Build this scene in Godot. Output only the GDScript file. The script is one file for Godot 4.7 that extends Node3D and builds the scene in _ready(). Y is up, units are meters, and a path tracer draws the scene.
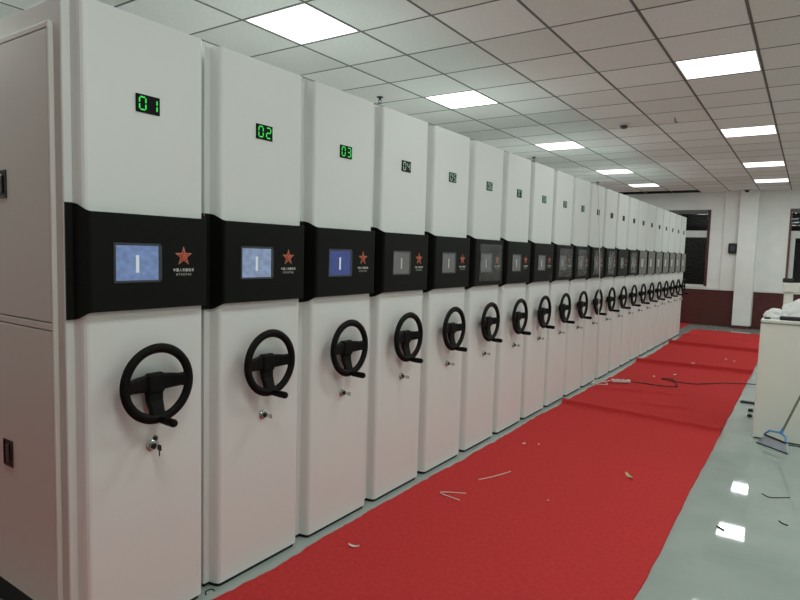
extends Node3D

# ---- measured layout (metres): x = 0 is the front of the shelving row, the row runs towards -z
const W := 0.5917          # spacing of the shelving units
const HW := 0.2348         # half width of the raised front of an end panel
const ZC := -1.3816        # centre of the first unit
const H := 2.4
const HC := 3.153          # ceiling
const TX := -0.7066        # a ceiling grid corner
const TZ := -2.9699
const TILE := 0.6
const ZWALL := -15.95
const BODY_BACK := -3.78

const LIGHT_ENERGY := 1.36
const EXPOSURE := 1.0

var M := {}
var names := {}
var rng := RandomNumberGenerator.new()
const ORD := ["", "first", "second", "third", "fourth", "fifth", "sixth", "seventh", "eighth", "ninth", "tenth", "eleventh", "twelfth", "thirteenth", "fourteenth", "fifteenth", "sixteenth", "seventeenth", "eighteenth", "nineteenth", "twentieth", "twenty-first"]

# ------------------------------------------------------------------ helpers
func numbered(called: String) -> String:
	if not names.has(called):
		names[called] = 0
		return called
	names[called] += 1
	return "%s_%03d" % [called, names[called]]

func tag(o: Node, label: String, category: String, group := "", kind := "") -> void:
	if label: o.set_meta("label", label)
	if category: o.set_meta("category", category)
	if group: o.set_meta("group", group)
	if kind: o.set_meta("kind", kind)

func thing(called: String, label: String, category: String, at := Vector3.ZERO, group := "", turn := 0.0) -> Node3D:
	var o := Node3D.new()
	o.name = numbered(called)
	add_child(o)
	o.position = at
	o.rotation.y = turn
	tag(o, label, category, group)
	return o

func struct(called: String, label: String, category: String, at := Vector3.ZERO) -> Node3D:
	var o := thing(called, label, category, at)
	o.set_meta("kind", "structure")
	return o

func mb() -> SurfaceTool:
	var st := SurfaceTool.new()
	st.begin(Mesh.PRIMITIVE_TRIANGLES)
	return st

func commit(st: SurfaceTool) -> ArrayMesh:
	st.generate_normals()
	return st.commit()

func part(called: String, mesh: Mesh, mat: Material, parent: Node, at := Vector3.ZERO) -> MeshInstance3D:
	var o := MeshInstance3D.new()
	o.name = called
	o.mesh = mesh
	o.material_override = mat
	o.position = at
	parent.add_child(o, true)
	return o

func single(called: String, st: SurfaceTool, mat: Material, label: String, category: String, at := Vector3.ZERO, group := "") -> MeshInstance3D:
	var o := part(numbered(called), commit(st), mat, self, at)
	tag(o, label, category, group)
	return o

# a, b, c, d counter-clockwise seen from outside
func quad(st: SurfaceTool, a: Vector3, b: Vector3, c: Vector3, d: Vector3, sg := 4294967295) -> void:
	st.set_smooth_group(sg)
	for v in [a, c, b, a, d, c]:
		st.add_vertex(v)

func tri(st: SurfaceTool, a: Vector3, b: Vector3, c: Vector3, sg := 4294967295) -> void:
	st.set_smooth_group(sg)
	for v in [a, c, b]:
		st.add_vertex(v)

# box between two corners with chamfered edges
func bx(st: SurfaceTool, lo: Vector3, hi: Vector3, ch := 0.0, xf := Transform3D()) -> void:
	var c := (lo + hi) / 2.0
	var e := (hi - lo) / 2.0
	var k: float = min(ch, min(e.x, min(e.y, e.z)) * 0.9)
	if k <= 0.0:
		for ax in 3:
			for s in [-1.0, 1.0]:
				var n := Vector3.ZERO; n[ax] = s
				var u := Vector3.ZERO; u[(ax + 1) % 3] = 1
				var v := Vector3.ZERO; v[(ax + 2) % 3] = 1
				if s < 0: var t := u; u = v; v = t
				quad(st, xf * (c + (n - u - v) * e), xf * (c + (n + u - v) * e), xf * (c + (n + u + v) * e), xf * (c + (n - u + v) * e))
		return
	var inn := e - Vector3(k, k, k)
	for ax in 3:
		for s in [-1.0, 1.0]:
			var n := Vector3.ZERO; n[ax] = s
			var u := Vector3.ZERO; u[(ax + 1) % 3] = 1
			var v := Vector3.ZERO; v[(ax + 2) % 3] = 1
			if s < 0: var t := u; u = v; v = t
			var q := []
			for w in [[-1, -1], [1, -1], [1, 1], [-1, 1]]:
				q.append(xf * (c + n * e + u * inn * w[0] + v * inn * w[1]))
			quad(st, q[0], q[1], q[2], q[3])
	for ax in 3:
		var b1 := (ax + 1) % 3
		var b2 := (ax + 2) % 3
		for s1 in [-1.0, 1.0]:
			for s2 in [-1.0, 1.0]:
				var p := []
				for w in [-1.0, 1.0]:
					var x1 := Vector3.ZERO; x1[ax] = inn[ax] * w; x1[b1] = e[b1] * s1; x1[b2] = inn[b2] * s2
					var x2 := Vector3.ZERO; x2[ax] = inn[ax] * w; x2[b1] = inn[b1] * s1; x2[b2] = e[b2] * s2
					p.append([xf * (c + x1), xf * (c + x2)])
				if s1 * s2 > 0: quad(st, p[0][0], p[0][1], p[1][1], p[1][0])
				else: quad(st, p[0][0], p[1][0], p[1][1], p[0][1])
	for s0 in [-1.0, 1.0]:
		for s1 in [-1.0, 1.0]:
			for s2 in [-1.0, 1.0]:
				var sg := Vector3(s0, s1, s2)
				var a: Vector3 = xf * (c + Vector3(e.x, inn.y, inn.z) * sg)
				var b: Vector3 = xf * (c + Vector3(inn.x, e.y, inn.z) * sg)
				var d: Vector3 = xf * (c + Vector3(inn.x, inn.y, e.z) * sg)
				if s0 * s1 * s2 > 0: tri(st, a, b, d)
				else: tri(st, a, d, b)

func box_mesh(lo: Vector3, hi: Vector3, ch := 0.0) -> ArrayMesh:
	var st := mb()
	bx(st, lo, hi, ch)
	return commit(st)

# tube through points; radius may be a number or an array
func tube(st: SurfaceTool, pts: Array, r, n := 8, closed := false, caps := true) -> void:
	var rings := []
	var m := pts.size()
	var up := Vector3(0.13, 0.97, 0.21).normalized()
	var last_u := Vector3.ZERO
	for i in m:
		var a: Vector3 = pts[(i - 1 + m) % m] if (closed or i > 0) else pts[i]
		var b: Vector3 = pts[(i + 1) % m] if (closed or i < m - 1) else pts[i]
		var t := (b - a).normalized()
		var u: Vector3
		if last_u == Vector3.ZERO:
			u = t.cross(up if absf(t.dot(up)) < 0.95 else Vector3(1, 0, 0)).normalized()
		else:
			u = (last_u - t * last_u.dot(t)).normalized()
		last_u = u
		var v := t.cross(u)
		var rr: float = r[i] if r is Array else r
		var ring := []
		for k in n:
			var an := TAU * k / n
			ring.append(pts[i] + (u * cos(an) + v * sin(an)) * rr)
		rings.append(ring)
	for i in (m if closed else m - 1):
		var p: Array = rings[i]
		var q: Array = rings[(i + 1) % m]
		for k in n:
			quad(st, p[k], p[(k + 1) % n], q[(k + 1) % n], q[k], 1)
	if caps and not closed:
		for k in range(1, n - 1):
			tri(st, rings[0][0], rings[0][k + 1], rings[0][k])
			tri(st, rings[m - 1][0], rings[m - 1][k], rings[m - 1][k + 1])

# profile [[along, radius], ...] turned about an axis through at
func lathe(st: SurfaceTool, at: Vector3, axis: Vector3, prof: Array, n := 20, smooth := false) -> void:
	var u := axis.cross(Vector3(0.3, 0.2, 0.93) if absf(axis.z) < 0.9 else Vector3(1, 0, 0)).normalized()
	var v := axis.cross(u)
	for i in prof.size() - 1:
		var a = prof[i]
		var b = prof[i + 1]
		for k in n:
			var c0 := TAU * k / n
			var c1 := TAU * (k + 1) / n
			var d0 := u * cos(c0) + v * sin(c0)
			var d1 := u * cos(c1) + v * sin(c1)
			var p: Vector3 = at + axis * a[0] + d0 * a[1]
			var q: Vector3 = at + axis * a[0] + d1 * a[1]
			var r: Vector3 = at + axis * b[0] + d1 * b[1]
			var s: Vector3 = at + axis * b[0] + d0 * b[1]
			if a[1] <= 0.00001: tri(st, p, r, s, 1 + i if not smooth else 1)
			elif b[1] <= 0.00001: tri(st, p, q, r, 1 + i if not smooth else 1)
			else: quad(st, p, q, r, s, 1 + i if not smooth else 1)

# prism: outline of (x, z) points, going round so that the outside is on the left, from y0 to y1
func prism_y(st: SurfaceTool, poly: PackedVector2Array, y0: float, y1: float) -> void:
	var n := poly.size()
	var area := 0.0
	for i in n:
		area += poly[i].cross(poly[(i + 1) % n])
	for i in n:
		var a := poly[i]
		var b := poly[(i + 1) % n]
		if area < 0:
			quad(st, Vector3(a.x, y0, a.y), Vector3(b.x, y0, b.y), Vector3(b.x, y1, b.y), Vector3(a.x, y1, a.y))
		else:
			quad(st, Vector3(b.x, y0, b.y), Vector3(a.x, y0, a.y), Vector3(a.x, y1, a.y), Vector3(b.x, y1, b.y))
	var id := Geometry2D.triangulate_polygon(poly)
	for i in range(0, id.size(), 3):
		var t := [poly[id[i]], poly[id[i + 1]], poly[id[i + 2]]]
		if (t[1] - t[0]).cross(t[2] - t[0]) > 0: t = [t[0], t[2], t[1]]
		tri(st, Vector3(t[0].x, y1, t[0].y), Vector3(t[1].x, y1, t[1].y), Vector3(t[2].x, y1, t[2].y))
		tri(st, Vector3(t[0].x, y0, t[0].y), Vector3(t[2].x, y0, t[2].y), Vector3(t[1].x, y0, t[1].y))

func mat(c: Color, rough := 0.6, metal := 0.0, spec := 0.5) -> StandardMaterial3D:
	var m := StandardMaterial3D.new()
	m.albedo_color = c
	m.roughness = rough
	m.metallic = metal
	m.metallic_specular = spec
	return m

func c8(r: float, g: float, b: float) -> Color:
	return Color(r / 255.0, g / 255.0, b / 255.0)

func noise_tex(freq: float, lo: Color, hi: Color, sd: int, size := 512, oct := 4) -> NoiseTexture2D:
	var f := FastNoiseLite.new()
	f.seed = sd
	f.frequency = freq
	f.fractal_octaves = oct
	var t := NoiseTexture2D.new()
	t.width = size
	t.height = size
	t.seamless = true
	t.noise = f
	var g := Gradient.new()
	g.set_color(0, lo)
	g.set_color(1, hi)
	t.color_ramp = g
	return t

func tri_mat(m: StandardMaterial3D, tex: Texture2D, sc: float) -> StandardMaterial3D:
	m.albedo_texture = tex
	m.uv1_triplanar = true
	m.uv1_world_triplanar = true
	m.uv1_scale = Vector3(sc, sc, sc)
	return m

func glow(c: Color, e: float, base := Color.BLACK) -> StandardMaterial3D:
	var m := mat(base, 0.4)
	m.emission_enabled = true
	m.emission = c
	m.emission_energy_multiplier = e
	return m

# ------------------------------------------------------------------ materials
func materials() -> void:
	var white := Color.WHITE
	M.panel = mat(c8(228, 231, 227), 0.42)
	M.body = mat(c8(214, 215, 210), 0.5)
	M.added_top = mat(c8(180, 182, 179), 0.55)  # grey picked to limit light bouncing off the unit tops
	M.door = mat(c8(208, 208, 202), 0.45)
	M.trim = mat(c8(226, 225, 217), 0.4)
	M.black = mat(c8(20, 21, 20), 0.34)
	M.band = mat(c8(20, 21, 19), 0.4, 0.0, 0.25)
	M.cover_sheet = mat(c8(112, 110, 107), 0.35)
	M.bezel = mat(c8(66, 68, 74), 0.3)
	M.wheel = mat(c8(15, 15, 14), 0.5, 0.0, 0.25)
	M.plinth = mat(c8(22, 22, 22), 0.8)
	M.chrome = mat(c8(190, 190, 186), 0.22, 1.0)
	M.display = mat(c8(6, 7, 8), 0.35, 0.0, 0.25)
	M.digit = glow(c8(50, 225, 80), 1.0)
	M.digit_pale = glow(c8(170, 215, 180), 0.7)
	M.digit_off = mat(c8(70, 80, 74), 0.4)
	M.star = mat(c8(190, 62, 42), 0.4)
	M.gold = mat(c8(196, 150, 110), 0.4)
	M.print = mat(c8(214, 214, 208), 0.6)
	M.icon = glow(c8(225, 235, 240), 0.55, c8(120, 120, 120))
	M.icon_dim = mat(c8(205, 205, 200), 0.4)
	M.screen_a = glow(c8(104, 126, 166), 1.15, c8(20, 22, 28))
	M.screen_b = glow(c8(128, 146, 174), 1.1, c8(20, 22, 28))
	M.screen_c = glow(c8(60, 74, 134), 0.95, c8(14, 16, 24))
	M.screen_grey = mat(c8(122, 122, 122), 0.25)
	M.screen_light = mat(c8(205, 202, 196), 0.3)
	for pair in [["screen_a", 11], ["screen_b", 12], ["screen_c", 13]]:
		var t := noise_tex(0.03, c8(204, 204, 204), white, pair[1], 128)
		M[pair[0]].emission_texture = t
		M[pair[0]].emission_operator = BaseMaterial3D.EMISSION_OP_MULTIPLY
	M.film = mat(Color(0.6, 0.58, 0.58, 0.05), 0.24)
	M.film.transparency = BaseMaterial3D.TRANSPARENCY_ALPHA
	M.film.cull_mode = BaseMaterial3D.CULL_DISABLED
	M.tile = tri_mat(mat(white, 0.9), noise_tex(0.03, c8(232, 231, 228), c8(242, 241, 239), 3), 2.0)
	M.tile_b = tri_mat(mat(c8(248, 247, 246), 0.9), noise_tex(0.03, c8(232, 231, 228), c8(242, 241, 239), 4), 2.0)
	M.tile_c = tri_mat(mat(c8(242, 242, 240), 0.9), noise_tex(0.03, c8(232, 231, 228), c8(242, 241, 239), 5), 2.0)
	M.grid = mat(c8(100, 100, 97), 0.6)
	M.plenum_shade = mat(c8(48, 47, 46), 0.9)  # shade of the space above the tiles, put into the colour
	M.lamp_frame = mat(c8(228, 228, 226), 0.4)
	M.lamp = glow(c8(255, 255, 252), 2.2, c8(240, 240, 240))
	M.wall = tri_mat(mat(white, 0.85), noise_tex(0.01, c8(232, 233, 230), c8(240, 240, 237), 6), 0.5)
	M.maroon = tri_mat(mat(white, 0.45), noise_tex(0.02, c8(76, 32, 30), c8(90, 40, 37), 7), 0.7)
	M.frame_red = mat(c8(74, 36, 36), 0.5)
	M.frame_brown = mat(c8(104, 74, 62), 0.5)
	M.frame_dark = mat(c8(92, 92, 90), 0.5)
	M.frame = mat(c8(206, 208, 206), 0.4)
	M.sill = mat(c8(226, 226, 222), 0.35)
	M.glass = mat(Color(0.03, 0.035, 0.035, 0.12), 0.0)
	M.glass.transparency = BaseMaterial3D.TRANSPARENCY_ALPHA
	M.floor = tri_mat(mat(white, 0.035), noise_tex(0.012, c8(158, 170, 163), c8(172, 182, 176), 8), 0.35)
	M.carpet = tri_mat(mat(white, 0.95, 0.0, 0.15), noise_tex(0.05, c8(188, 58, 58), c8(206, 66, 65), 9), 1.1)
	M.counter = mat(c8(237, 237, 226), 0.4)
	M.counter_top = mat(c8(220, 221, 212), 0.35)
	M.bag = mat(c8(228, 226, 224), 0.3)
	M.bag.backlight_enabled = true
	M.bag.backlight = Color(0.4, 0.4, 0.4)
	M.cream = mat(c8(216, 214, 204), 0.4)
	M.rubber = mat(c8(28, 28, 28), 0.7)
	M.green_dark = mat(c8(54, 70, 60), 0.6)
	M.blue = mat(c8(86, 150, 214), 0.35)
	M.pole = mat(c8(142, 138, 128), 0.35, 0.6)
	M.bristle = mat(c8(168, 172, 180), 0.8)
	M.paper = mat(c8(226, 214, 198), 0.8)
	M.tan = mat(c8(196, 168, 128), 0.8)
	M.cord_white = mat(c8(222, 214, 208), 0.5)
	M.cord_black = mat(c8(30, 26, 26), 0.5)

# ------------------------------------------------------------------ the shelving units
func panel_outline() -> PackedVector2Array:
	var l := [Vector2(-0.075, 0.2908), Vector2(-0.055, 0.2908), Vector2(-0.053, 0.2888), Vector2(-0.053, 0.2628), Vector2(-0.021, 0.2568), Vector2(-0.009, 0.2520), Vector2(-0.002, 0.2440), Vector2(0.0, 0.2348)]
	var out := PackedVector2Array()
	for p in l: out.append(p)
	for i in range(l.size() - 1, -1, -1):
		out.append(Vector2(l[i].x, -minf(l[i].y, 0.2740 if i > 1 else 0.2720 + 0.002 * (1 - i))))
	return out

func band_mesh() -> ArrayMesh:
	# x, z, top, bottom of the outline, then mirrored
	var l := [[-0.052, 0.2915, 1.693, 1.279], [-0.046, 0.2925, 1.695, 1.277], [-0.043, 0.268, 1.695, 1.277], [-0.02, 0.263, 1.690, 1.282], [0.019, 0.2525, 1.670, 1.302], [0.027, 0.2475, 1.667, 1.305], [0.03, 0.240, 1.666, 1.306]]
	var p := l.duplicate()
	for i in range(l.size() - 1, -1, -1):
		p.append([l[i][0], -l[i][1], l[i][2], l[i][3]])
	var st := mb()
	var back := func(q): return Vector3(minf(q[0], -0.052), 0, q[1])
	for i in p.size() - 1:
		var a = p[i]
		var b = p[i + 1]
		var at := Vector3(a[0], a[2], a[1])
		var ab := Vector3(a[0], a[3], a[1])
		var bt := Vector3(b[0], b[2], b[1])
		var bb := Vector3(b[0], b[3], b[1])
		quad(st, ab, bb, bt, at)
		# returns to the panel at the top and the bottom
		var ka := Vector3(a[0] - 0.034, a[2], a[1])
		var kb := Vector3(b[0] - 0.034, b[2], b[1])
		quad(st, at, bt, kb, ka)
		ka.y = a[3]; kb.y = b[3]
		quad(st, ka, kb, bb, ab)
	return commit(st)

func star_mesh(r: float, deep: float, x0: float) -> ArrayMesh:
	var st := mb()
	var pts := []
	for k in 10:
		var an := PI / 2 + TAU * k / 10.0
		var rr := r if k % 2 == 0 else r * 0.40
		pts.append(Vector3(x0, sin(an) * rr, -cos(an) * rr))
	var c := Vector3(x0 + deep, 0, 0)
	for k in 10:
		var a: Vector3 = pts[k]
		var b: Vector3 = pts[(k + 1) % 10]
		tri(st, a, b, c)
	return commit(st)

# a flat printed stroke on the plane x = x0, from and to in (right, up); right is -z
func stroke(st: SurfaceTool, x0: float, a: Vector2, b: Vector2, w: float) -> void:
	var d := (b - a).normalized() * w * 0.5
	var n := Vector2(-d.y, d.x)
	var q := [a - d - n, b + d - n, b + d + n, a - d + n]
	var v := []
	for p in q: v.append(Vector3(x0, p.y, -p.x))
	quad(st, v[0], v[1], v[2], v[3])

const GLYPH := [
	[[.15, .8, .85, .8], [.15, .8, .15, .4], [.85, .8, .85, .4], [.15, .4, .85, .4], [.5, 1, .5, 0]],
	[[.1, .95, .9, .95], [.1, .95, .1, .05], [.9, .95, .9, .05], [.1, .05, .9, .05], [.25, .75, .75, .75], [.3, .5, .7, .5], [.25, .25, .75, .25], [.5, .75, .5, .25]],
	[[.5, .95, .45, .5], [.45, .5, .1, .05], [.47, .6, .9, .05]],
	[[.2, .92, .8, .92], [.8, .92, .8, .68], [.2, .68, .8, .68], [.2, .92, .2, .05], [.2, .05, .45, .2], [.2, .42, .85, .42], [.52, .68, .65, .2], [.65, .2, .9, .08]],
	[[.2, 1, .05, .75], [.1, .85, .4, .85], [.12, .7, .42, .7], [.12, .7, .08, .05], [.42, .7, .42, .05], [.12, .48, .42, .48], [.12, .28, .42, .28], [.27, .7, .27, .1], [.52, .92, .92, .92], [.72, .92, .55, .6], [.92, .92, .86, .62], [.55, .45, .95, .45], [.5, .25, .98, .25], [.74, .55, .74, 0]],
	[[.25, 1, .25, .8], [.05, .78, .48, .78], [.25, .78, .08, .05], [.22, .5, .45, .5], [.45, .5, .38, .05], [.62, 1, .52, .6], [.58, .75, .95, .75], [.85, .75, .5, .03], [.6, .5, .95, .03]],
	[[.1, .92, .9, .92], [.1, .92, .1, .75], [.9, .92, .9, .75], [.25, .7, .8, .7], [.45, .85, .25, .45], [.25, .45, .8, .45], [.05, .22, .95, .22], [.55, .6, .55, 0]],
]

func lettering_mesh(x0: float) -> ArrayMesh:
	var st := mb()
	var s := 0.0118
	var step := 0.0142
	for i in 7:
		var o := Vector2((i - 3.5) * step, 0.0)
		for g in GLYPH[i]:
			stroke(st, x0, o + Vector2(g[0], g[1]) * s, o + Vector2(g[2], g[3]) * s, 0.0018)
	# the lower, smaller line is too blurred to read: short upright and level dashes
	for i in 7:
		var o := Vector2((i - 3.5) * 0.0105, -0.0170)
		var k := 0.0095
		for g in [[[.2, .1, .2, .9], [.7, .1, .7, .9]], [[.2, .9, .75, .9], [.75, .9, .4, .1]], [[.2, .5, .8, .5], [.5, .1, .5, .9]]][i % 3]:
			stroke(st, x0, o + Vector2(g[0], g[1]) * k, o + Vector2(g[2], g[3]) * k, 0.0016)
	return commit(st)

const SEG := {"0": "abcdef", "1": "bc", "2": "abged", "3": "abgcd", "4": "fgbc", "5": "afgcd", "6": "afgedc", "7": "abc", "8": "abcdefg", "9": "abcdfg"}

func digit_mesh(ch: String) -> ArrayMesh:
	var st := mb()
	var w := 0.026
	var h := 0.046
	var t := 0.0050
	var g := 0.0022
	var pos := {"a": [-w / 2, h / 2, w / 2, h / 2], "d": [-w / 2, -h / 2, w / 2, -h / 2], "g": [-w / 2, 0, w / 2, 0], "f": [-w / 2, 0, -w / 2, h / 2], "e": [-w / 2, -h / 2, -w / 2, 0], "b": [w / 2, 0, w / 2, h / 2], "c": [w / 2, -h / 2, w / 2, 0]}
	for s in SEG[ch]:
		var q = pos[s]
		var a := Vector2(q[0], q[1])
		var b := Vector2(q[2], q[3])
		var d := (b - a).normalized()
		a += d * (g + t / 2)
		b -= d * (g + t / 2)
		var n := Vector2(-d.y, d.x) * t / 2
		var lo := Vector2(minf(a.x, b.x), minf(a.y, b.y)) - n.abs() - d.abs() * t * 0.3
		var hi := Vector2(maxf(a.x, b.x), maxf(a.y, b.y)) + n.abs() + d.abs() * t * 0.3
		bx(st, Vector3(0, lo.y, -hi.x), Vector3(0.0012, hi.y, -lo.x))
	return commit(st)

func rim_mesh() -> ArrayMesh:
	var st := mb()
	var n := 56
	var m := 10
	var R := 0.1395
	for i in n:
		for k in m:
			var v := []
			for w in [[0, 0], [1, 0], [1, 1], [0, 1]]:
				var a: float = TAU * (i + w[0]) / n
				var b: float = TAU * (k + w[1]) / m
				var rr: float = R + cos(b) * 0.0190
				v.append(Vector3(sin(b) * 0.0135, sin(a) * rr, cos(a) * rr))
			quad(st, v[3], v[2], v[1], v[0], 1)
	return commit(st)

# a tapering spoke from the sunken hub out to the rim at the angle an
func spoke_mesh(an: float, w0: float, w1: float) -> ArrayMesh:
	var st := mb()
	var d := Vector3(0, sin(an), cos(an))
	var s := Vector3(1, 0, 0).cross(d)
	var secs := []
	for q in [[0.022, -0.026, w0], [0.07, -0.021, (w0 + w1) / 2], [0.105, -0.008, w1], [0.134, 0.0, w1 * 1.12]]:
		var c: Vector3 = d * q[0] + Vector3(q[1], 0, 0)
		var hw: float = q[2] / 2
		var t := 0.010
		secs.append([c - s * hw + Vector3(-t, 0, 0), c + s * hw + Vector3(-t, 0, 0), c + s * hw + Vector3(t * 0.4, 0, 0), c + s * (hw - 0.007) + Vector3(t, 0, 0), c - s * (hw - 0.007) + Vector3(t, 0, 0), c - s * hw + Vector3(t * 0.4, 0, 0)])
	for i in 3:
		for k in 6:
			quad(st, secs[i][k], secs[i + 1][k], secs[i + 1][(k + 1) % 6], secs[i][(k + 1) % 6])
	return commit(st)

func make_unit() -> Node3D:
	var u := Node3D.new()
	var st := mb()
	prism_y(st, panel_outline(), 0.02, H)
	part("end_panel", commit(st), M.panel, u)
	part("shelf_body", box_mesh(Vector3(BODY_BACK, 0.145, -0.2700), Vector3(-0.076, 2.360, 0.2858), 0.004), M.body, u)
	part("added_top", box_mesh(Vector3(BODY_BACK, 2.3605, -0.2700), Vector3(-0.076, 2.385, 0.2858), 0.003), M.added_top, u)  # added unseen lid, greyed to cut bounce onto the ceiling
	part("plinth", box_mesh(Vector3(BODY_BACK + 0.02, 0.0, -0.27), Vector3(-0.085, 0.144, 0.27)), M.plinth, u)
	# added black block for shade under the panel, a little inside its outline
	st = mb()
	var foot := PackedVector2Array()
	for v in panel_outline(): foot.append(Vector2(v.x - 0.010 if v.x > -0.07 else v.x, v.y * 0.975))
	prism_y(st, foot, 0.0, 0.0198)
	part("gap_shade", commit(st), M.plinth, u)
	part("control_band", band_mesh(), M.band, u)
	var d := part("number_display", box_mesh(Vector3(0.0, 2.051, -0.049), Vector3(0.005, 2.118, 0.051), 0.0012), M.display, u)
	d.set_meta("label", "small black display with green digits")
	# screen: bezel of four bars round a sunken glass
	st = mb()
	var z0 := -0.022; var z1 := 0.152; var y0 := 1.418; var y1 := 1.549; var b := 0.009
	bx(st, Vector3(0.0285, y0 - b, z0 - b), Vector3(0.0335, y0, z1 + b), 0.0015)
	bx(st, Vector3(0.0285, y1, z0 - b), Vector3(0.0335, y1 + b, z1 + b), 0.0015)
	bx(st, Vector3(0.0285, y0, z0 - b - 0.005), Vector3(0.0335, y1, z0), 0.0015)
	bx(st, Vector3(0.0285, y0, z1), Vector3(0.0335, y1, z1 + b), 0.0015)
	var bez := part("screen_bezel", commit(st), M.bezel, u)
	var sc := part("touch_screen", quad_mesh(0.0308, y0, y1, z0, z1), M.screen_grey, bez)
	sc.set_meta("label", "small touch screen with a white upright bar")
	st = mb()
	bx(st, Vector3(0.0308, 1.447, 0.060), Vector3(0.0316, 1.513, 0.073), 0.0)
	part("screen_icon", commit(st), M.icon, bez)
	# emblem and lettering
	var so := part("star_outline", star_mesh(0.041, 0.0012, 0.0303), M.gold, u, Vector3(0, 1.510, -0.136))
	so.set_meta("label", "five-pointed star emblem, red with a pale edge")
	part("star_face", star_mesh(0.036, 0.004, 0.0306), M.star, so)
	st = mb()
	for g in [[-0.003, 0.005, -0.007, -0.004], [0.001, 0.006, 0.007, -0.004], [-0.006, -0.007, 0.006, -0.007]]:
		stroke(st, 0.0349, Vector2(g[0], g[1]), Vector2(g[2], g[3]), 0.0022)
	part("star_mark", commit(st), M.gold, so)
	part("lettering", lettering_mesh(0.0306), M.print, u, Vector3(0, 1.4495, -0.137))
	# handwheel
	st = mb()
	lathe(st, Vector3(-0.059, 0, 0), Vector3(1, 0, 0), [[0.0, 0.034], [0.012, 0.034], [0.016, 0.026], [0.032, 0.024]], 20)
	bx(st, Vector3(-0.040, -0.044, -0.040), Vector3(-0.006, 0.040, 0.040), 0.010)
	var wh := part("handwheel", commit(st), M.wheel, u, Vector3(0.059, 1.015, 0.001))
	wh.set_meta("label", "black three-spoked steering handwheel")
	part("rim", rim_mesh(), M.wheel, wh)
	part("spoke", spoke_mesh(0.0, 0.066, 0.050), M.wheel, wh)
	part("spoke", spoke_mesh(PI, 0.066, 0.050), M.wheel, wh)
	part("spoke", spoke_mesh(-PI / 2, 0.074, 0.060), M.wheel, wh)
	st = mb()
	lathe(st, Vector3(0.004, -0.1420, -0.004), Vector3(1, 0, 0), [[0.0, 0.011], [0.016, 0.011], [0.018, 0.0145], [0.06, 0.0160], [0.090, 0.0160], [0.098, 0.012], [0.100, 0.0]], 14)
	part("crank_handle", commit(st), M.wheel, wh)
	# lock with a key in it
	st = mb()
	lathe(st, Vector3(0, 0, 0), Vector3(1, 0, 0), [[0.0, 0.0225], [0.006, 0.0225], [0.009, 0.0185], [0.009, 0.0145], [0.016, 0.0135], [0.017, 0.0]], 20)
	var lk := part("lock", commit(st), M.chrome, u, Vector3(0.0, 0.755, -0.006))
	lk.set_meta("label", "round chrome lock with a key in it")
	st = mb()
	lathe(st, Vector3(0.017, 0, 0), Vector3(1, 0, 0), [[0.0, 0.0115], [0.006, 0.0115], [0.007, 0.0]], 14)
	part("cylinder", commit(st), M.black, lk)
	st = mb()
	bx(st, Vector3(0.023, -0.0045, -0.0022), Vector3(0.041, 0.0045, 0.0022), 0.0005)
	bx(st, Vector3(0.040, -0.010, -0.0022), Vector3(0.064, 0.010, 0.0022), 0.0008)
	part("key", commit(st), M.chrome, lk)
	return u

func quad_mesh(x: float, y0: float, y1: float, z0: float, z1: float) -> ArrayMesh:
	var st := mb()
	st.set_smooth_group(4294967295)
	var v := [Vector3(x, y0, z1), Vector3(x, y0, z0), Vector3(x, y1, z0), Vector3(x, y1, z1)]
	var t := [Vector2(0, 1), Vector2(1, 1), Vector2(1, 0), Vector2(0, 0)]
	for k in [0, 2, 1, 0, 3, 2]:
		st.set_uv(t[k])
		st.add_vertex(v[k])
	return commit(st)

func film_mesh(sd: int, z0: float, z1: float, y0: float, y1: float) -> ArrayMesh:
	var f := FastNoiseLite.new()
	f.seed = sd
	f.frequency = 9.0
	var st := mb()
	var n := 14
	var p := func(i, k):
		var y := lerpf(y0, y1, i / float(n))
		var z := lerpf(z0, z1, k / float(n))
		var e: float = 1.0 if (i == 0 or i == n or k == 0 or k == n) else 0.0
		return Vector3(0.038 + 0.006 * f.get_noise_3d(y, z, 0) + e * 0.004 * f.get_noise_3d(y * 3, z * 3, 5), y, z)
	for i in n:
		for k in n:
			quad(st, p.call(i, k + 1), p.call(i, k), p.call(i + 1, k), p.call(i + 1, k + 1), 1)
	return commit(st)

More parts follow.
